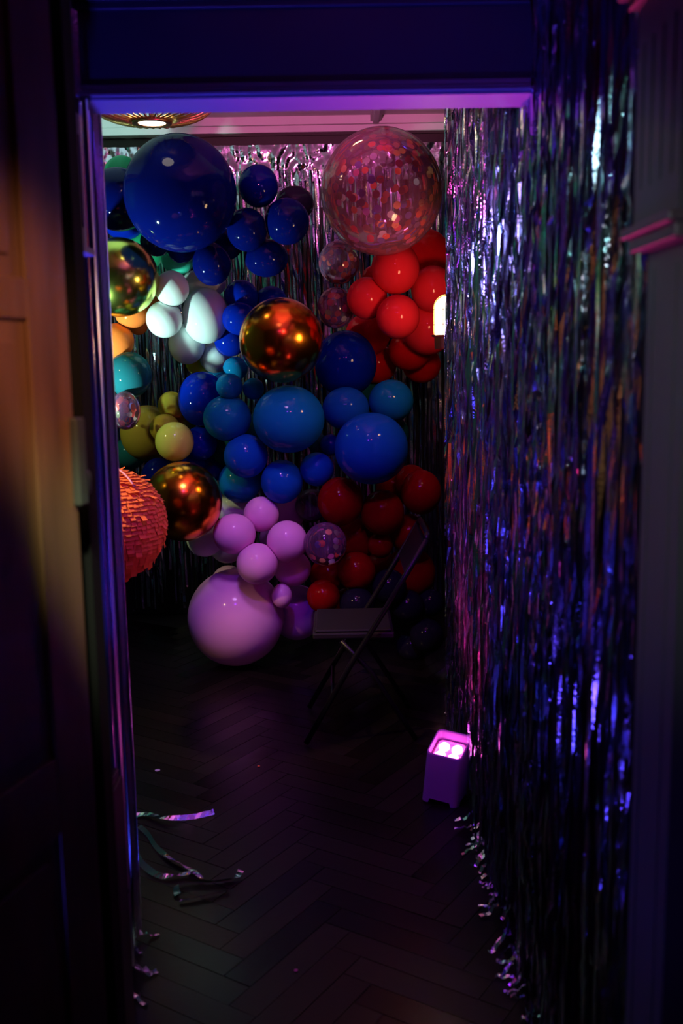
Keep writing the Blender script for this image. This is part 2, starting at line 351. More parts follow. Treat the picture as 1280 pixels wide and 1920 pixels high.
curtain('tinsel_curtain', 'narrow blue-lit foil fringe hanging by the dark door on the left of the passage', left_fringe, None, tinsel_satin)
def back_fringe(mb):
    x = -2.1
    while x < .93:
        for layer in range(2):
            strand(mb, x+random.uniform(-.006, .006), 5.90+layer*.025+random.uniform(-.01, .01), 2.62, random.uniform(.05, .4), random.uniform(.009, .018), random.uniform(-.7, .7), None, twist=.3, crinkle=.002, seg=(.03, .10))
        x += .0165
curtain('tinsel_curtain', 'silvery foil fringe curtain on the back wall behind the balloons', back_fringe, lambda mb: crumpled(mb, (-2.1, 5.90), (.93, 5.90), 2.56, 2.762, 90, 5, .012))

# fallen foil strips on the floor
def ribbon(label, pts, wd=.012):
    mb = MB(); vs = []
    P_ = [Vector((x, y, z)) for x, y, z in pts]
    Q = []
    for i in range(len(P_)-1):
        a, b_, c_, d_ = P_[max(i-1, 0)], P_[i], P_[i+1], P_[min(i+2, len(P_)-1)]
        for k in range(6):
            t = k/6; Q.append(.5*((2*b_)+(c_-a)*t+(2*a-5*b_+4*c_-d_)*t*t+(3*b_-a-3*c_+d_)*t**3))
    Q.append(P_[-1]); ph = random.uniform(0, 6)
    for i, q in enumerate(Q):
        t = (Q[min(i+1, len(Q)-1)]-Q[max(i-1, 0)]).normalized(); n = Vector((-t.y, t.x, 0)).normalized()
        ph += random.uniform(-.35, .45); tl = sin(ph)*.9
        o = n*cos(tl)*wd/2+Vector((0, 0, sin(tl)*wd/2)); zz = max(q.z, .002+abs(o.z))
        c0 = Vector((q.x, q.y, zz)); vs += [c0-o, c0+o]
    mb.add(vs, [(2*i, 2*i+1, 2*i+3, 2*i+2) for i in range(len(Q)-1)])
    return tag(mb.build('tinsel_strip', tinsel), label, 'foil strip', 'fallen foil strips')
ribbon('dark fallen foil strip lying furthest from the doorway, nearly straight', [(-.78, 3.22, .01), (-.70, 3.25, .01), (-.62, 3.20, .02), (-.54, 3.22, .01), (-.46, 3.26, .008)], .02)
ribbon('long fallen foil strip with coloured glints curving across the wood floor', [(-.70, 3.16, .01), (-.66, 3.10, .012), (-.62, 3.02, .01), (-.57, 2.95, .01), (-.52, 2.90, .012), (-.47, 2.85, .01), (-.44, 2.81, .01)], .016)
ribbon('fallen foil strip starting at the left curtain and lying in a bend', [(-.67, 2.95, .02), (-.63, 2.89, .01), (-.57, 2.83, .01), (-.52, 2.83, .012), (-.46, 2.85, .01)], .02)
ribbon('fallen foil strip folded back on itself at the end of the others', [(-.50, 2.72, .01), (-.51, 2.77, .014), (-.47, 2.79, .012), (-.40, 2.79, .01), (-.34, 2.81, .01), (-.325, 2.84, .02)], .02)
ribbon('short fallen foil strip below the folded one', [(-.49, 2.69, .008), (-.45, 2.70, .01), (-.40, 2.72, .01), (-.35, 2.745, .008)], .014)
def dot(x, y, label, m, r=.0085):
    b = MB(); b.lathe([(.0001, .0012), (r, .0012), (r, .0002), (.0001, .0002)], (x, y, .001), 20)
    return tag(b.build('paper_dot', m), label, 'confetti dot', 'paper dots on the floor')
dot(-.725, 3.641, 'pale lilac paper dot lying on the dark floor beyond the foil strips', mat('paper_lilac', (.55, .5, .75), .7), .010)
dot(-.137, 2.357, 'pink paper dot alone in the middle of the nearest bare floor', mat('paper_pink', (.8, .2, .4), .7), .005)
dot(-.337, 3.665, 'tiny red paper dot on the floor in front of the huge pink balloon', mat('paper_red', (.6, .08, .06), .7), .005)

# ---------------------------------------------------------------- balloons
def latex(name, col, rough=.5, coat=.32, coat_r=.05):
    m = mat(name, col, rough, coat=coat, coat_r=coat_r, spec=.0)
    b = m.node_tree.nodes['Principled BSDF']; b.inputs['Subsurface Weight'].default_value = .0
    return noise_var(m, 2.5, .05)
BM = {
 'navy': latex('latex_navy', (.001, .004, .10)), 'royal': latex('latex_royal', (.001, .013, .30)),
 'sky': latex('latex_sky', (.005, .17, .42)), 'azure': latex('latex_azure', (.006, .10, .50)), 'teal': latex('latex_teal', (.01, .09, .12)),
 'mint': latex('latex_mint', (.06, .55, .42)), 'green': latex('latex_green', (.02, .35, .16)),
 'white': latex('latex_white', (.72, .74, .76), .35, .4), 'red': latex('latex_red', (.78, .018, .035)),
 'crimson_shaded': latex('latex_crimson_shaded', (.24, .002, .004)), 'crimson': latex('latex_crimson', (.62, .004, .010)), 'pink': latex('latex_pink', (.92, .42, .78), .38, .35, .12), 'lilac': latex('latex_lilac', (.62, .26, .70), .38, .35, .12),
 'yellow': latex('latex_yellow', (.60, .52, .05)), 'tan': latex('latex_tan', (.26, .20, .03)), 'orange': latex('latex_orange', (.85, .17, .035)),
 'black': latex('latex_black', (.010, .008, .022)), 'pearl': latex('latex_pearl', (.55, .60, .12), .22, .8),
 'chrome_copper': mat('chrome_copper', (.92, .27, .02), .20, 1.0), 'chrome_green': mat('chrome_green', (.80, .82, .16), .20, 1.0),
}
def clear_material(name, tint, dens):
    m = bpy.data.materials.new(name); m.use_nodes = True; nt = m.node_tree; nt.nodes.clear(); N = nt.nodes.new
    out = N('ShaderNodeOutputMaterial'); tr = N('ShaderNodeBsdfTransparent'); tr.inputs[0].default_value = (.85, .78, .82, 1)
    df = N('ShaderNodeBsdfDiffuse'); df.inputs[0].default_value = (*tint, 1)
    gl = N('ShaderNodeBsdfGlossy'); gl.inputs['Roughness'].default_value = .05
    lw = N('ShaderNodeLayerWeight'); lw.inputs[0].default_value = .25
    mr = N('ShaderNodeMapRange'); mr.inputs['To Min'].default_value = dens; mr.inputs['To Max'].default_value = min(1, dens+.35)
    m1 = N('ShaderNodeMixShader'); m2 = N('ShaderNodeMixShader'); fr = N('ShaderNodeFresnel'); fr.inputs[0].default_value = 1.45
    nt.links.new(lw.outputs['Facing'], mr.inputs[0]); nt.links.new(mr.outputs[0], m1.inputs[0]); nt.links.new(tr.outputs[0], m1.inputs[1]); nt.links.new(df.outputs[0], m1.inputs[2])
    nt.links.new(fr.outputs[0], m2.inputs[0]); nt.links.new(m1.outputs[0], m2.inputs[1]); nt.links.new(gl.outputs[0], m2.inputs[2]); nt.links.new(m2.outputs[0], out.inputs[0])
    return m
clear = clear_material('clear_latex', (.30, .12, .16), .28)
clear2 = clear_material('clear_latex_small', (.36, .14, .36), .18)
PAPER = [mat('paper_%d' % i, c_, .7) for i, c_ in enumerate([(.95, .15, .03), (.85, .08, .10), (.95, .45, .16), (.70, .66, .74), (.12, .10, .42), (.28, .34, .12), (.80, .16, .42)])]
PW = [30, 12, 12, 20, 12, 9, 6]

BAL = [
(0.204, 4.65, 2.295, 0.276, 1.009, 'clear_big', 'huge clear confetti balloon above the red cluster, filled with round paper dots'),
(-0.716, 4.75, 2.318, 0.26, 1.009, 'navy', 'huge glossy navy balloon under the ceiling lamp, largest of the navy ones'),
(-0.552, 4.984, 0.25, 0.248, 1.006, 'pink', 'huge pink balloon resting on the floor'),
(-0.27, 4.75, 1.646, 0.198, 1.0, 'chrome_copper', 'upper copper chrome ball with orange reflections, middle of the balloon wall'),
(0.146, 4.7, 1.134, 0.172, 0.985, 'azure', 'big azure balloon with violet sheen above the red balloons'),
(-0.08, 4.75, 0.669, 0.105, 1.012, 'clear_confetti', 'small confetti balloon between the pink and dark red groups'),
(-0.762, 4.75, 0.889, 0.19, 1.014, 'chrome_copper', 'lower copper chrome ball right of the orange pinata'),
(-1.047, 4.9, 1.959, 0.187, 1.0, 'chrome_green', 'big chrome ball with green and gold reflections by the left curtain'),
(-0.246, 4.8, 1.273, 0.167, 0.97, 'sky', 'large sky blue balloon directly below the upper copper chrome ball'),
(0.272, 4.8, 1.972, 0.117, 1.033, 'red', 'topmost bright red balloon, overlapping the huge confetti one'),
(-0.239, 4.95, 2.213, 0.109, 1.012, 'navy', 'navy balloon at the right end of the navy cluster, above the copper chrome ball'),
(0.28, 4.75, 1.746, 0.102, 1.0, 'red', 'bright red balloon in the centre of the upper red cluster'),
(-0.414, 4.75, 0.577, 0.101, 1.0, 'pink', 'pink balloon resting against the top right of the huge pink one'),
(-0.372, 4.95, 2.379, 0.097, 1.027, 'navy', 'topmost small navy balloon, in front of the foil fringe beside the huge navy one'),
(-0.814, 5.0, 1.91, 0.085, 1.016, 'white', 'upper left white balloon, brightest, right of the green-gold chrome ball'),
(-1.05, 4.9, 1.322, 0.083, 1.134, 'clear_confetti', 'clear confetti balloon half hidden by the left curtain above the tan one'),
(-0.537, 4.9, 1.432, 0.064, 0.98, 'sky', 'small sky blue balloon in front, left of the other tiny one'),
(-1.076, 5.1, 2.351, 0.155, 0.983, 'navy', 'large navy balloon half hidden at the left door curtain'),
(-0.004, 4.85, 0.862, 0.117, 1.034, 'crimson', 'crimson balloon touching the underside of the big azure one'),
(-0.556, 4.932, 1.275, 0.116, 0.978, 'sky', 'sky blue balloon below the pair of tiny ones, beside the royal blue one'),
(-1.041, 5.0, 1.493, 0.111, 1.024, 'teal', 'dark teal balloon by the left curtain, below the orange ones'),
(0.202, 4.85, 0.803, 0.11, 1.024, 'crimson', 'crimson balloon in the middle of the lower red group'),
(0.03, 4.95, 1.312, 0.111, 0.953, 'azure', 'azure balloon between the large sky blue one and the big azure one'),
(-0.467, 4.9, 1.089, 0.108, 1.0, 'azure', 'azure balloon below left of the large sky blue one'),
(-0.432, 4.95, 2.177, 0.1, 1.026, 'navy', 'small navy balloon touching the right flank of the huge navy one'),
(-0.526, 4.8, 0.717, 0.102, 0.975, 'pink', 'pink balloon overlapping the lower white ones'),
(-0.269, 4.8, 0.676, 0.101, 1.013, 'pink', 'pink balloon left of the small confetti one'),
(-0.614, 5.0, 2.024, 0.099, 1.054, 'navy', 'navy balloon hanging under the lower right of the huge navy one'),
(-0.824, 4.95, 1.162, 0.097, 1.014, 'pearl', 'pearly yellow balloon with a light patch, lowest of the yellow group'),
(-0.863, 5.032, 1.763, 0.09, 1.0, 'white', 'white balloon lowest on the left of the white group, brightly lit from beneath'),
(0.07, 4.85, 0.341, 0.087, 0.985, 'black', 'black balloon behind the folding chair seat, leftmost of the black ones'),
(-0.491, 5.05, 1.762, 0.085, 0.969, 'royal', 'royal blue balloon second from the top left of the upper copper chrome ball'),
(-0.305, 4.85, 0.391, 0.056, 1.1, 'pink', "tiny pink balloon at the huge pink one's shoulder"),
(-0.424, 4.95, 1.416, 0.053, 1.0, 'sky', "tiny sky blue balloon directly below the upper chrome ball's left side"),
(-0.696, 5.08, 1.363, 0.131, 1.075, 'royal', 'large royal blue balloon below the white group'),
(-0.67, 5.12, 1.781, 0.127, 1.1, 'white', 'largest white balloon, egg shaped, middle of the white group'),
(0.457, 4.9, 1.88, 0.108, 1.024, 'red', 'bright red balloon just above the wall lamp'),
(0.254, 4.95, 1.345, 0.108, 0.976, 'sky', 'sky blue balloon furthest right of the blue group, under the reds'),
(-0.293, 4.9, 0.959, 0.106, 1.025, 'azure', 'azure balloon at the bottom of the blue group, above the pink ones'),
(0.392, 4.85, 0.901, 0.105, 1.051, 'crimson', 'crimson balloon against the right curtain in the lower red group'),
(0.007, 5.0, 2.021, 0.102, 1.026, 'clear_confetti', 'upper small confetti balloon below left of the huge confetti one'),
(0.139, 4.85, 1.839, 0.098, 1.013, 'red', 'bright red balloon on the left of the upper red cluster'),
(-0.351, 5.052, 2.053, 0.1, 0.924, 'navy', 'lowest navy balloon of the right navy cluster, tucked below two others'),
(-0.012, 5.0, 1.804, 0.096, 1.042, 'clear_confetti', 'small confetti balloon right of the upper copper chrome ball'),
(0.233, 4.9, 0.417, 0.089, 1.0, 'black', 'black balloon behind the folding chair frame, uppermost of the black ones'),
(-0.399, 4.9, 0.797, 0.088, 1.0, 'pink', 'topmost pink balloon below the azure ones'),
(-0.491, 5.164, 1.871, 0.088, 1.016, 'royal', 'royal blue balloon top of the stack left of the upper copper chrome ball'),
(-0.118, 4.9, 1.017, 0.084, 1.0, 'azure', 'small azure balloon left of the big azure one'),
(-0.617, 5.262, 0.371, 0.092, 1.0, 'pink', 'pink balloon peeking over the top left of the huge pink one'),
(-0.098, 4.85, 0.385, 0.084, 1.016, 'crimson', 'dark crimson balloon lowest, beside the lilac pink one'),
(-0.558, 5.222, 1.662, 0.085, 1.0, 'royal', 'royal blue balloon third down, left of the upper copper chrome ball'),
(-1.037, 5.1, 1.797, 0.078, 0.933, 'orange', 'glowing orange balloon directly beneath the green-gold chrome ball'),
(-0.889, 5.05, 2.14, 0.075, 0.949, 'navy', 'navy balloon showing as a crescent under the lower left of the huge navy one'),
(-0.892, 5.08, 1.22, 0.075, 0.982, 'yellow', 'yellow balloon between the tan one and the pearly one'),
(-0.777, 5.114, 2.112, 0.072, 1.0, 'royal', 'small bright-rimmed blue balloon under the bottom of the huge navy one'),
(-0.247, 5.158, 0.225, 0.142, 1.041, 'lilac', 'lilac balloon right of the huge pink one'),
(0.443, 5.016, 1.699, 0.13, 1.021, 'red', "red balloon directly behind the wall lamp's glass"),
(0.07, 4.904, 0.498, 0.098, 1.014, 'crimson', 'dark crimson balloon above the black balloons'),
(-0.785, 5.22, 1.644, 0.099, 1.057, 'white', 'dull white balloon hanging below the largest white one'),
(-1.099, 5.316, 2.273, 0.098, 0.932, 'royal', 'bright blue balloon below the half hidden navy one by the left curtain'),
(-0.698, 5.0, 0.663, 0.095, 1.0, 'white', 'white balloon below the lower copper chrome ball'),
(-0.207, 5.1, 2.317, 0.09, 0.943, 'black', 'near-black navy balloon peeking out behind the upper right navy one'),
(-0.936, 5.1, 0.981, 0.088, 1.0, 'navy', 'dark blue balloon behind the top of the lower copper chrome ball'),
(0.427, 4.95, 0.144, 0.088, 1.0, 'black', 'black balloon low down by the right curtain'),
(-1.116, 5.1, 1.663, 0.086, 1.032, 'orange', 'orange balloon at the left curtain edge above the teal balloon'),
(-0.712, 5.07, 1.142, 0.086, 1.016, 'royal', 'royal blue balloon right of the pearly yellow one'),
(0.33, 4.95, 0.303, 0.083, 0.984, 'black', 'black balloon right of the folding chair frame'),
(0.358, 5.056, 0.057, 0.081, 0.966, 'black', 'black balloon near the floor behind the folding chair'),
(-0.865, 5.142, 1.333, 0.07, 1.02, 'yellow', 'pale yellow balloon topmost of the yellow group'),
(0.192, 4.9, 0.631, 0.065, 1.021, 'crimson', 'small dark crimson balloon below the middle of the lower reds'),
(-0.526, 5.1, 1.515, 0.061, 0.978, 'sky', 'small sky blue balloon under the lower left of the upper chrome ball'),
(-0.609, 5.208, 1.431, 0.057, 1.025, 'sky', 'small sky blue balloon half behind another of its size'),
(-0.729, 5.216, 2.133, 0.054, 1.0, 'navy', 'tiny dark navy balloon between the huge navy one and the mint one'),
(-0.049, 5.05, 1.124, 0.054, 1.0, 'royal', "small royal blue balloon left of the big azure one's top"),
(0.034, 5.1, 1.53, 0.162, 1.034, 'royal', 'large deep blue balloon in shade right of the upper chrome ball'),
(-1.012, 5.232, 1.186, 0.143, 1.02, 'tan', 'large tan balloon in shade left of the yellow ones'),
(0.154, 5.262, 1.678, 0.114, 0.976, 'crimson', 'crimson balloon lower left of the upper red cluster'),
(0.074, 5.03, 0.642, 0.112, 1.025, 'crimson', 'dark crimson balloon right of the small confetti one'),
(-0.515, 5.05, 0.944, 0.109, 1.0, 'sky', 'sky blue balloon in shade, lowest on the left of the blue group'),
(0.343, 4.95, 0.676, 0.102, 1.0, 'crimson', "dark crimson balloon above the folding chair's top end"),
(-1.09, 5.3, 2.492, 0.102, 1.041, 'green', 'emerald green balloon above the half hidden navy one by the left curtain'),
(-0.068, 5.006, 0.459, 0.097, 0.959, 'crimson', 'dark crimson balloon under the small confetti one'),
(-0.254, 4.95, 0.508, 0.093, 0.986, 'pink', 'shaded pink balloon beneath the one beside the confetti balloon'),
(-0.6, 5.126, 0.601, 0.095, 1.0, 'white', 'shaded white balloon behind the pink one, above the huge pink one'),
(-0.824, 5.286, 2.083, 0.085, 1.0, 'mint', 'mint green balloon between the huge navy one and the white balloons'),
(-0.549, 5.104, 2.131, 0.08, 1.0, 'navy', 'deep navy balloon wedged in the gap right of the huge navy one'),
(-0.342, 5.2, 1.852, 0.079, 0.966, 'royal', 'royal blue balloon behind the top left of the upper copper chrome ball'),
(-0.651, 5.296, 1.571, 0.08, 0.983, 'white', 'dull white balloon lowest of the upper white group, beside the small blues'),
(0.451, 5.022, 0.3, 0.072, 1.0, 'black', 'black balloon nearest the right curtain, below the reds'),
(0.364, 5.182, 1.592, 0.107, 0.975, 'crimson', 'crimson balloon beneath the central bright red one'),
(-0.556, 5.168, 0.798, 0.103, 0.973, 'white', 'greyish white balloon between the lower chrome ball and the pinks'),
(-0.582, 5.166, 1.112, 0.096, 1.044, 'teal', 'dark teal balloon in shade below the mid-sized sky blue one'),
(-0.687, 5.232, 1.947, 0.094, 0.816, 'white', 'shaded white balloon behind the top of the largest white one'),
(0.359, 5.05, 0.924, 0.09, 1.031, 'crimson', 'dim crimson balloon behind the one against the right curtain'),
(-0.158, 5.15, 0.799, 0.086, 1.033, 'clear_plain', 'clear purple-tinted balloon behind the azure and pink ones'),
(0.277, 5.15, 1.171, 0.081, 1.017, 'teal', 'dark teal balloon behind the top right of the big azure one'),
(-0.971, 5.3, 1.867, 0.078, 1.074, 'orange', 'orange balloon seen as a sliver between the chrome ball and white balloons'),
(-0.822, 5.228, 1.245, 0.074, 1.058, 'yellow', 'yellow balloon tucked behind the royal blue and the pearly balloons'),
(-0.754, 5.368, 1.547, 0.063, 1.0, 'yellow', 'small dark yellow balloon peeking out below the upper white group'),
(-0.762, 5.15, 1.039, 0.058, 0.953, 'royal', 'small blue balloon behind the top of the lower copper chrome ball'),
(-0.113, 5.15, 1.12, 0.055, 1.0, 'teal', 'small dark teal balloon below the large sky blue one'),
(-1.047, 5.3, 1.745, 0.05, 1.0, 'orange', 'small dim orange balloon behind the glowing orange one'),
(-0.65, 5.384, 1.489, 0.051, 1.0, 'sky', 'tiny blue balloon peeking out above the pair of small sky blue ones'),
(0.432, 5.15, 2.039, 0.153, 1.018, 'crimson', 'large dark crimson balloon behind the lower right of the huge confetti one'),
(0.352, 5.1, 0.44, 0.137, 1.021, 'crimson', 'large dark crimson balloon behind the folding chair back'),
(-1.044, 5.486, 2.167, 0.131, 1.0, 'green', 'dark green balloon in shade behind the green-gold chrome ball'),
(0.201, 5.384, 1.526, 0.107, 0.987, 'crimson', 'crimson balloon lowest on the left of the upper red cluster'),
(-0.682, 5.278, 1.019, 0.099, 0.972, 'royal', 'deep royal blue balloon in shade behind the sky blue group'),
(0.277, 5.188, 0.874, 0.095, 1.0, 'crimson', 'dim crimson balloon behind the lower right of the big azure one'),
(-0.284, 5.244, 0.753, 0.094, 1.031, 'lilac', 'dim lilac balloon in the gap under the azure ones'),
(-1.136, 5.356, 1.07, 0.089, 0.968, 'teal', 'dark teal balloon in shade above the orange pinata'),
(-0.976, 5.372, 1.043, 0.081, 1.0, 'black', 'black balloon in shade between the tan one and the lower chrome ball'),
(-0.008, 5.1, 0.288, 0.079, 1.0, 'crimson', 'dim crimson balloon behind the left black one'),
(-0.364, 5.2, 0.624, 0.076, 1.038, 'lilac', 'dim lilac balloon between the three upper pink ones'),
(0.185, 5.1, 1.95, 0.064, 1.0, 'crimson', 'small crimson balloon behind the left of the upper red cluster'),
(-0.66, 5.4, 0.944, 0.061, 0.953, 'white', 'small white balloon peeking out above the lower chrome ball'),
(0.437, 5.336, 1.517, 0.099, 0.972, 'crimson', 'dim crimson balloon lowest on the right of the upper red cluster'),
(0.186, 5.474, 1.364, 0.099, 1.0, 'teal', 'dark teal balloon in shade between the two upper right blue ones'),
(-0.426, 5.4, 1.184, 0.098, 1.0, 'teal', 'dark teal balloon filling the gap between the mid and large sky blue ones'),
(0.212, 5.3, 0.419, 0.099, 1.0, 'crimson', 'dim crimson balloon behind the black balloon pair'),
]
NAMES = {'clear_big': 'confetti_balloon', 'clear_confetti': 'confetti_balloon', 'clear_plain': 'clear_balloon', 'chrome_copper': 'chrome_balloon', 'chrome_green': 'chrome_balloon'}
GROUPS = {'navy': 'navy balloons', 'royal': 'royal blue balloons', 'sky': 'sky blue balloons', 'azure': 'azure balloons', 'teal': 'dark teal balloons', 'mint': 'green balloons', 'green': 'green balloons',
 'white': 'white balloons', 'red': 'bright red balloons', 'crimson': 'dark red balloons', 'crimson_shaded': 'shaded red balloons', 'pink': 'pink balloons', 'lilac': 'pink balloons', 'yellow': 'yellow balloons', 'tan': 'yellow balloons', 'pearl': 'yellow balloons',
 'orange': 'orange balloons', 'black': 'black balloons', 'chrome_copper': 'chrome balloons', 'chrome_green': 'chrome balloons', 'clear_big': 'confetti balloons', 'clear_confetti': 'confetti balloons', 'clear_plain': 'confetti balloons'}
cents = [(Vector(e[:3]), e[3]) for e in BAL]
NU, NV = 56, 36
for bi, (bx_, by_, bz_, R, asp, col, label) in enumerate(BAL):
    if col == 'crimson' and bz_ < 1.3: col = 'crimson_shaded'; label = label.replace('dark crimson', 'crimson').replace('dim crimson', 'crimson').replace('crimson', 'shaded red')  # lower crimson balloons get a darker latex with the shade put in its colour
    c0 = Vector((bx_, by_, bz_)); rs = random.Random(bi*13+5)
    # neck points back into the garland, a little up or down
    ax = Vector((rs.uniform(-.35, .35), 1, rs.uniform(-.35, .35))).normalized()
    if 'resting' in label: ax = Vector((.2, 1, .15)).normalized()
    ux = ax.orthogonal().normalized(); uy = ax.cross(ux)
    vs = []; fs = []
    for j in range(NV+1):
        t = j/NV; a = pi*t                     # 0 = crown towards the viewer, pi = neck
        rr = sin(a); zz = -cos(a)
        if t > .5: k = (t-.5)*2; zz *= 1+.10*k*k; rr *= 1-.05*k*k
        for i in range(NU):
            p = 2*pi*i/NU
            d_ = (ux*cos(p)+uy*sin(p))*rr + ax*zz
            d_ = Vector((d_.x/asp, d_.y, d_.z*asp))
            vs.append(c0 + d_*R)
    for j in range(NV):
        for i in range(NU): fs.append((j*NU+i, j*NU+(i+1) % NU, (j+1)*NU+(i+1) % NU, (j+1)*NU+i))
    # contact flats where neighbours press together
    for k, (c1, R1) in enumerate(cents):
        if k == bi: continue
        dv = c1-c0; dist = dv.length
        if dist >= (R+R1)*1.14: continue
        n = dv/dist; pl_ = (dist*dist+R*R-R1*R1)/(2*dist) - .0015
        for q in range(len(vs)):
            s_ = (vs[q]-c0).dot(n)
            if s_ > pl_: vs[q] = vs[q]-n*(s_-pl_)
    vs = [v-c0 for v in vs]
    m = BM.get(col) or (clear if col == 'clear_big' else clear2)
    mb = MB(); mb.add(vs, fs)
    # neck and knot
    base = ax*R*1.07; tip = ax*(R*1.10+.012)
    nk = MB(); nk.tube([base, base+ax*.006, base+ax*.012, base+ax*.016, base+ax*.026], [.010, .006, .004, .007, .009], 12)
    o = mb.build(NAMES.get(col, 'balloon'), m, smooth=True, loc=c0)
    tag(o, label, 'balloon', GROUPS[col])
    nk.build('knot', m, o, smooth=True)
    if col.startswith('clear') and col != 'clear_plain':
        cf = MB(); n_ = 235 if col == 'clear_big' else 46; k = 0
        while k < n_:
            d_ = Vector((rs.gauss(0, 1), rs.gauss(0, 1), rs.gauss(0, 1)-.18)).normalized()
            if col == 'clear_big' and d_.z < -.86: continue
            cf.cur = rs.choices(range(7), PW)[0]
            cr = .0168 if col == 'clear_big' else .0165
            a1 = d_.orthogonal().normalized(); a2 = d_.cross(a1); Rk = R*(.985-.004*rs.random())
            sc = Vector((1/asp, 1, asp)); ctr = d_*Rk
            pts = []
            for q in range(14):
                pp = (ctr+(a1*cos(2*pi*q/14)+a2*sin(2*pi*q/14))*cr).normalized()*Rk
                pts.append(Vector((pp.x*sc.x, pp.y, pp.z*sc.z)))
            # stay inside the flats
            bad = False
            for kk, (c1, R1) in enumerate(cents):
                if kk == bi: continue
                dv = c1-c0; dist = dv.length
                if dist < (R+R1) and max((p_.dot(dv/dist) for p_ in pts)) > (dist*dist+R*R-R1*R1)/(2*dist)-.006: bad = True; break
            if not bad: cf.add(pts, [tuple(range(14))])
            k += 1
        q = cf.build('confetti', PAPER, o); q['kind'] = 'stuff'

# ---------------------------------------------------------------- orange paper pinata
pc = Vector((-.851, 3.62, .968)); PR = .207
pin = empty('pinata', pc); tag(pin, 'round orange tissue paper pinata hanging behind the left foil fringe', 'pinata')
tissue = noise_var(mat('orange_tissue', (1.0, .22, .04), .8), 20, .12)
b = MB(); b.lathe([(PR*.97*sin(pi*k/24)+1e-4, -PR*.97*cos(pi*k/24)) for k in range(25)], (0, 0, 0), 48); b.build('paper_ball', tissue, pin, smooth=True)
b = MB(); rows = 40; rp = random.Random(3)
for r_ in range(rows):
    a = pi*(r_+.4)/rows; a2 = a+pi/rows*1.35
    circ = max(6, int(64*sin(min(a, pi/2+.3) if a > pi/2 else a)))
    if a > pi/2: circ = max(6, int(46*sin(a)))
    off = rp.random()
    for k in range(circ):
        p0 = 2*pi*(k+off)/circ; p1 = 2*pi*(k+off+.93)/circ
        lift = rp.uniform(.001, .004) + (rp.uniform(.0, .014) if rp.random() < .10 else 0); aa2 = a2+rp.uniform(-.012, .02)
        def pt(a_, p_, rad): return (rad*sin(a_)*cos(p_), rad*sin(a_)*sin(p_), rad*cos(a_))
        ra, rb = PR*.975, PR+lift
        tw = rp.uniform(-.01, .01)
        b.add([pt(a, p0, ra), pt(a, p1, ra), pt(aa2, p1+tw, rb+rp.uniform(-.001, .001)), pt(aa2, p0+tw, rb)], [(0, 1, 2, 3)])
fr_ = b.build('tissue_fringe', tissue, pin); fr_['kind'] = 'stuff'
b = MB(); b.tube([(PR*1.03*sin(t)*.75+.0, -PR*1.03*sin(t)*.66, PR*1.05*cos(t)) for t in [x*.1 for x in range(0, 9)]], .0035, 8); b.build('pull_ribbon', mat('lilac_ribbon', (.75, .4, .6), .4), pin, smooth=True)
b = MB(); b.tube([(0, 0, PR*.96), (0, 0, 2.92-pc.z)], .0018, 6); b.build('hanging_cord', mat('cord', (.3, .25, .2), .8), pin)

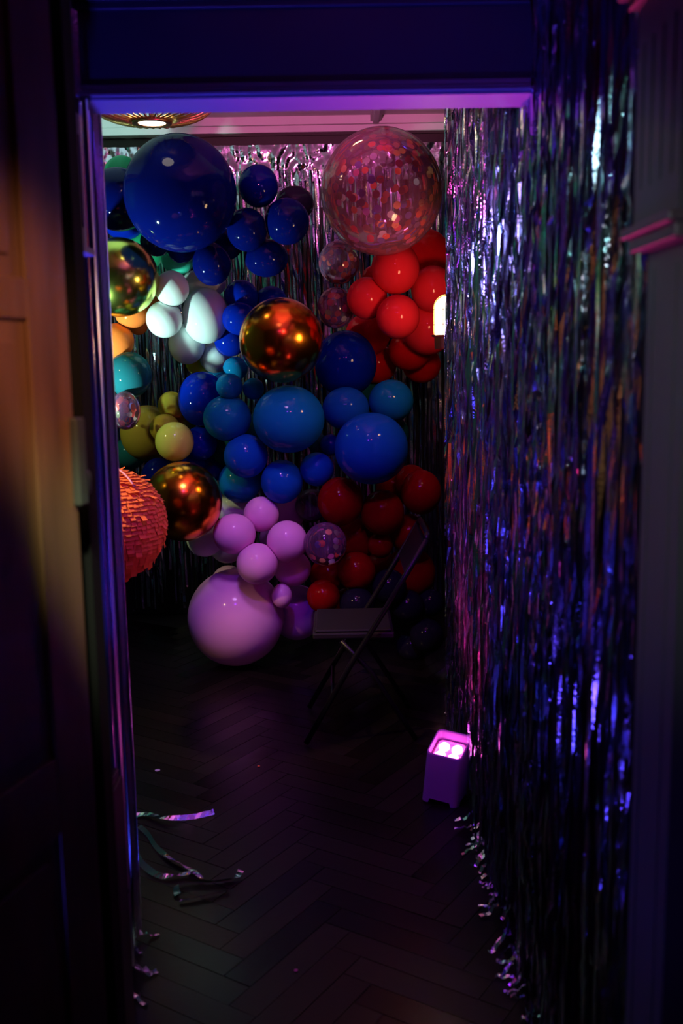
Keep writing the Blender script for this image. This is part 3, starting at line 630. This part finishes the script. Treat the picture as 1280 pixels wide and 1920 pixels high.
# ---------------------------------------------------------------- uplights
def rrect(hx, hy, r, n=6):
    out = []
    for cx, cy, a0 in ((hx-r, hy-r, 0), (-hx+r, hy-r, pi/2), (-hx+r, -hy+r, pi), (hx-r, -hy+r, 3*pi/2)):
        for k in range(n+1): a = a0+pi/2*k/n; out.append((cx+r*cos(a), cy+r*sin(a)))
    return out
def uplight(name, label, loc, rot, lens_col, lens_s, hollow_col):
    r = empty(name, loc, rot); tag(r, label, 'uplight', 'battery uplights on the floor')
    hous = noise_var(mat(name+'_shell', (.42, .26, .52), .5), 6, .04)
    Hh = .205
    def ring(hx, hy, rad, zf):
        return [(x, y, zf(x, y)) for x, y in rrect(hx, hy, rad)]
    top = lambda x, y: Hh + y*.34 - abs(x)*.0
    def bot(x, y):  # arched cut-outs on each side leave four feet
        f = max(0, 1-abs(x)/.040) if abs(y) > .055 else max(0, 1-abs(y)/.040) if abs(x) > .055 else 0
        return .002 + (.016 if f > 0 else 0)
    # outer shell dense around so the arches read
    def dense(pts):
        o = []
        for i in range(len(pts)):
            a, b_ = pts[i], pts[(i+1) % len(pts)]
            L_ = sqrt((a[0]-b_[0])**2+(a[1]-b_[1])**2); n = max(1, int(L_/.005))
            for k in range(n): t = k/n; o.append((a[0]+(b_[0]-a[0])*t, a[1]+(b_[1]-a[1])*t))
        return o
    base = dense(rrect(.067, .067, .020)); N_ = len(base)
    def sc(f, zf): return [(x*f, y*f, zf(x*f, y*f)) for x, y in base]
    rings = [sc(1.0, bot), sc(.998, lambda x, y: .035), sc(.985, lambda x, y: .11), sc(.97, lambda x, y: top(x, y)-.006), sc(.955, top), sc(.90, top), sc(.885, lambda x, y: top(x, y)-.006), sc(.86, lambda x, y: top(x, y)-.035)]
    vs = [v for q in rings for v in q]; fs = []
    for j in range(len(rings)-1):
        for i in range(N_): fs.append((j*N_+i, j*N_+(i+1) % N_, (j+1)*N_+(i+1) % N_, (j+1)*N_+i))
    mb = MB(); mb.add(vs, fs); o = mb.build('housing', hous, r, smooth=True)
    mb = MB(); vs = sc(.86, lambda x, y: top(x, y)-.035); mb.add(vs, [tuple(range(N_))])
    vs = [(x*.72, y*.72, top(x*.72, y*.72)-.028) for x, y in base]; vs2 = [(x*.66, y*.66, top(x*.66, y*.66)-.0345) for x, y in base]
    vs0 = [(x*.78, y*.78, top(x*.78, y*.78)-.0345) for x, y in base]
    mb.add(vs0+vs+vs2, [(i, (i+1) % N_, N_+(i+1) % N_, N_+i) for i in range(N_)]+[(N_+i, N_+(i+1) % N_, 2*N_+(i+1) % N_, 2*N_+i) for i in range(N_)])
    mb.build('lens_plate', mat(name+'_plate', hollow_col, .4), r)
    lm = mat(name+'_lens', (.9, .8, .9), .2, emit=lens_col, es=lens_s)
    for sx in (-1, 1):
        for sy in (-1, 1):
            q = MB(); cx, cy = sx*.024, sy*.022-.002
            prof = [(.019, 0), (.019, .006), (.014, .011), (.006, .0135), (.0002, .014)]
            q.lathe(prof, (0, 0, 0), 24)
            q.v = [(cx+v[0], cy+v[1], top(cx+v[0], cy+v[1])-.034+v[2]) for v in q.v]
            q.build('led_lens', lm, r, smooth=True)
    q = MB(); q.box(-.071, -.066, -.012, .012, .035, .052); q.build('side_latch', hous, r, bevel=.001)
    return r
uplight('uplight', 'pink glowing battery uplight standing on the floor against the right foil curtain', (.352, 3.36, 0), (0, radians(5), radians(-24)), (1, .14, .66), 15, (.8, .35, .5))

# ---------------------------------------------------------------- wall lamp beside the red balloons
wl = empty('wall_lamp', (.443, 4.12, 1.588)); tag(wl, 'caged glass wall lamp glowing warm white beside the red balloons', 'wall lamp')
dark_br = mat('aged_brass', (.22, .13, .05), .35, .9)
b = MB(); b.lathe([(.0005, 0), (.050, 0), (.052, .006), (.053, .048), (.064, .052), (.064, .058), (.0005, .058)], (0, 0, 0), 32); b.build('lamp_base', dark_br, wl, smooth=False)
b = MB(); b.lathe([(.051, .058), (.051, .165)]+[(.051*cos(t*pi/16), .165+.048*sin(t*pi/16)) for t in range(1, 9)], (0, 0, 0), 32)
b.build('glass_globe', mat('lit_glass', (1, .9, .75), .3, emit=(1.0, .60, .30), es=42), wl, smooth=True)
b = MB()
for k in range(6):
    a = pi*k/3+.12; rr = .057
    b.tube([(rr*cos(a), rr*sin(a), .058), (rr*cos(a), rr*sin(a), .165)]+[(rr*cos(a)*cos(t*pi/16), rr*sin(a)*cos(t*pi/16), .165+.055*sin(t*pi/16)) for t in range(1, 9)], .0019, 6)
for z_ in (.098, .158): b.tube([(.0585*cos(t*pi/12), .0585*sin(t*pi/12), z_) for t in range(24)], .0019, 6, closed=True)
b.build('wire_cage', dark_br, wl, smooth=True)
b = MB(); b.tube([(0, 0, .02), (.02, -.06, -.01), (.06, -.12, .0), (.07, -.135, .0)], .008, 10); b.lathe([(.0005, 0), (.03, 0), (.03, .01), (.0005, .01)], (0, 0, 0), 20)
b.build('wall_bracket', dark_br, wl, smooth=True)

# ---------------------------------------------------------------- ceiling lamp
cl = empty('ceiling_lamp', (-.771, 4.4, 2.545)); tag(cl, 'round ribbed brass ceiling lamp with a white glowing centre', 'ceiling lamp')
rib_m = mat('brass_ribs', (.55, .33, .12), .3, .9)
b = MB(); NR = 34
for k in range(NR):
    a = 2*pi*k/NR; pts = []
    for t in range(11):
        u = t/10; r_ = .075+.235*sin(u*pi/2)**.9; z_ = .012+.20*(u**2.1); pts.append(Vector((r_*cos(a+.25*u), r_*sin(a+.25*u), z_)))
    b.tube(pts, .0042, 6)
b.tube([(.31*cos(t*pi/24), .31*sin(t*pi/24), .213) for t in range(48)], .007, 8, closed=True)
b.build('ribbed_shade', rib_m, cl, smooth=True)
b = MB(); b.lathe([(.058, .004), (.066, 0), (.082, .002), (.084, .014), (.060, .018)], (0, 0, 0), 40); b.build('lower_ring', rib_m, cl, smooth=True)
b = MB(); b.lathe([(.0005, .006), (.058, .006)], (0, 0, 0), 32); b.build('diffuser', mat('lit_diffuser', (1, .95, .85), .4, emit=(1, .85, .65), es=9), cl)
b = MB(); b.lathe([(.0005, .22), (.305, .22), (.305, .214), (.0005, .214)], (0, 0, 0), 40); b.tube([(0, 0, .02), (0, 0, .375)], .012, 12); b.lathe([(.0005, .375), (.06, .375), (.06, .355), (.0005, .355)], (0, 0, 0), 24)
b.build('ceiling_mount', mat('bronze', (.10, .05, .03), .4, .7), cl)
lamp('light_in_ceiling_lamp', 'POINT', (-.771, 4.4, 2.63), None, (1.0, .62, .32), 2.4, .03)

# ---------------------------------------------------------------- folding chair, side on
ch = empty('folding_chair', (.09, 4.08, 0)); tag(ch, 'black metal folding chair standing in front of the dark red balloons', 'chair')
fm = mat('black_tube', (.006, .005, .008), .35, spec=.3)
def sideframe(y, nm):
    b = MB(); b.tube([(-.25, y, .009), (-.05, y, .36), (.10, y, .60), (.245, y, .845)], .0115, 12); b.build('front_leg', fm, ch, smooth=True)
    b = MB(); b.tube([(.20, y+.022*(1 if y < 0 else -1), .009), (.02, y+.022*(1 if y < 0 else -1), .30), (-.10, y+.022*(1 if y < 0 else -1), .43)], .0105, 12); b.build('rear_leg', fm, ch, smooth=True)
sideframe(-.21, 'near'); sideframe(.21, 'far')
b = MB(); b.tube([(.245, -.21, .845), (.25, -.17, .862), (.25, .17, .862), (.245, .21, .845)], .0115, 12); b.build('top_rail', fm, ch, smooth=True)
b = MB(); b.tube([(-.14, -.21, .2), (-.14, .21, .2)], .008, 10); b.build('crossbar', fm, ch, smooth=True)
b = MB(); b.box(-.215, .115, -.185, .185, .437, .462); b.box(-.205, .105, -.175, .175, .462, .474); b.build('seat', mat('seat_vinyl', (.008, .006, .010), .6), ch, bevel=.008)
Mb = Matrix.Translation((.20, 0, .765)) @ Matrix.Rotation(radians(29), 4, 'Y')
b = MB(); b.box(-.010, .008, -.195, .195, -.075, .085, Mb); b.build('backrest', fm, ch, bevel=.005)
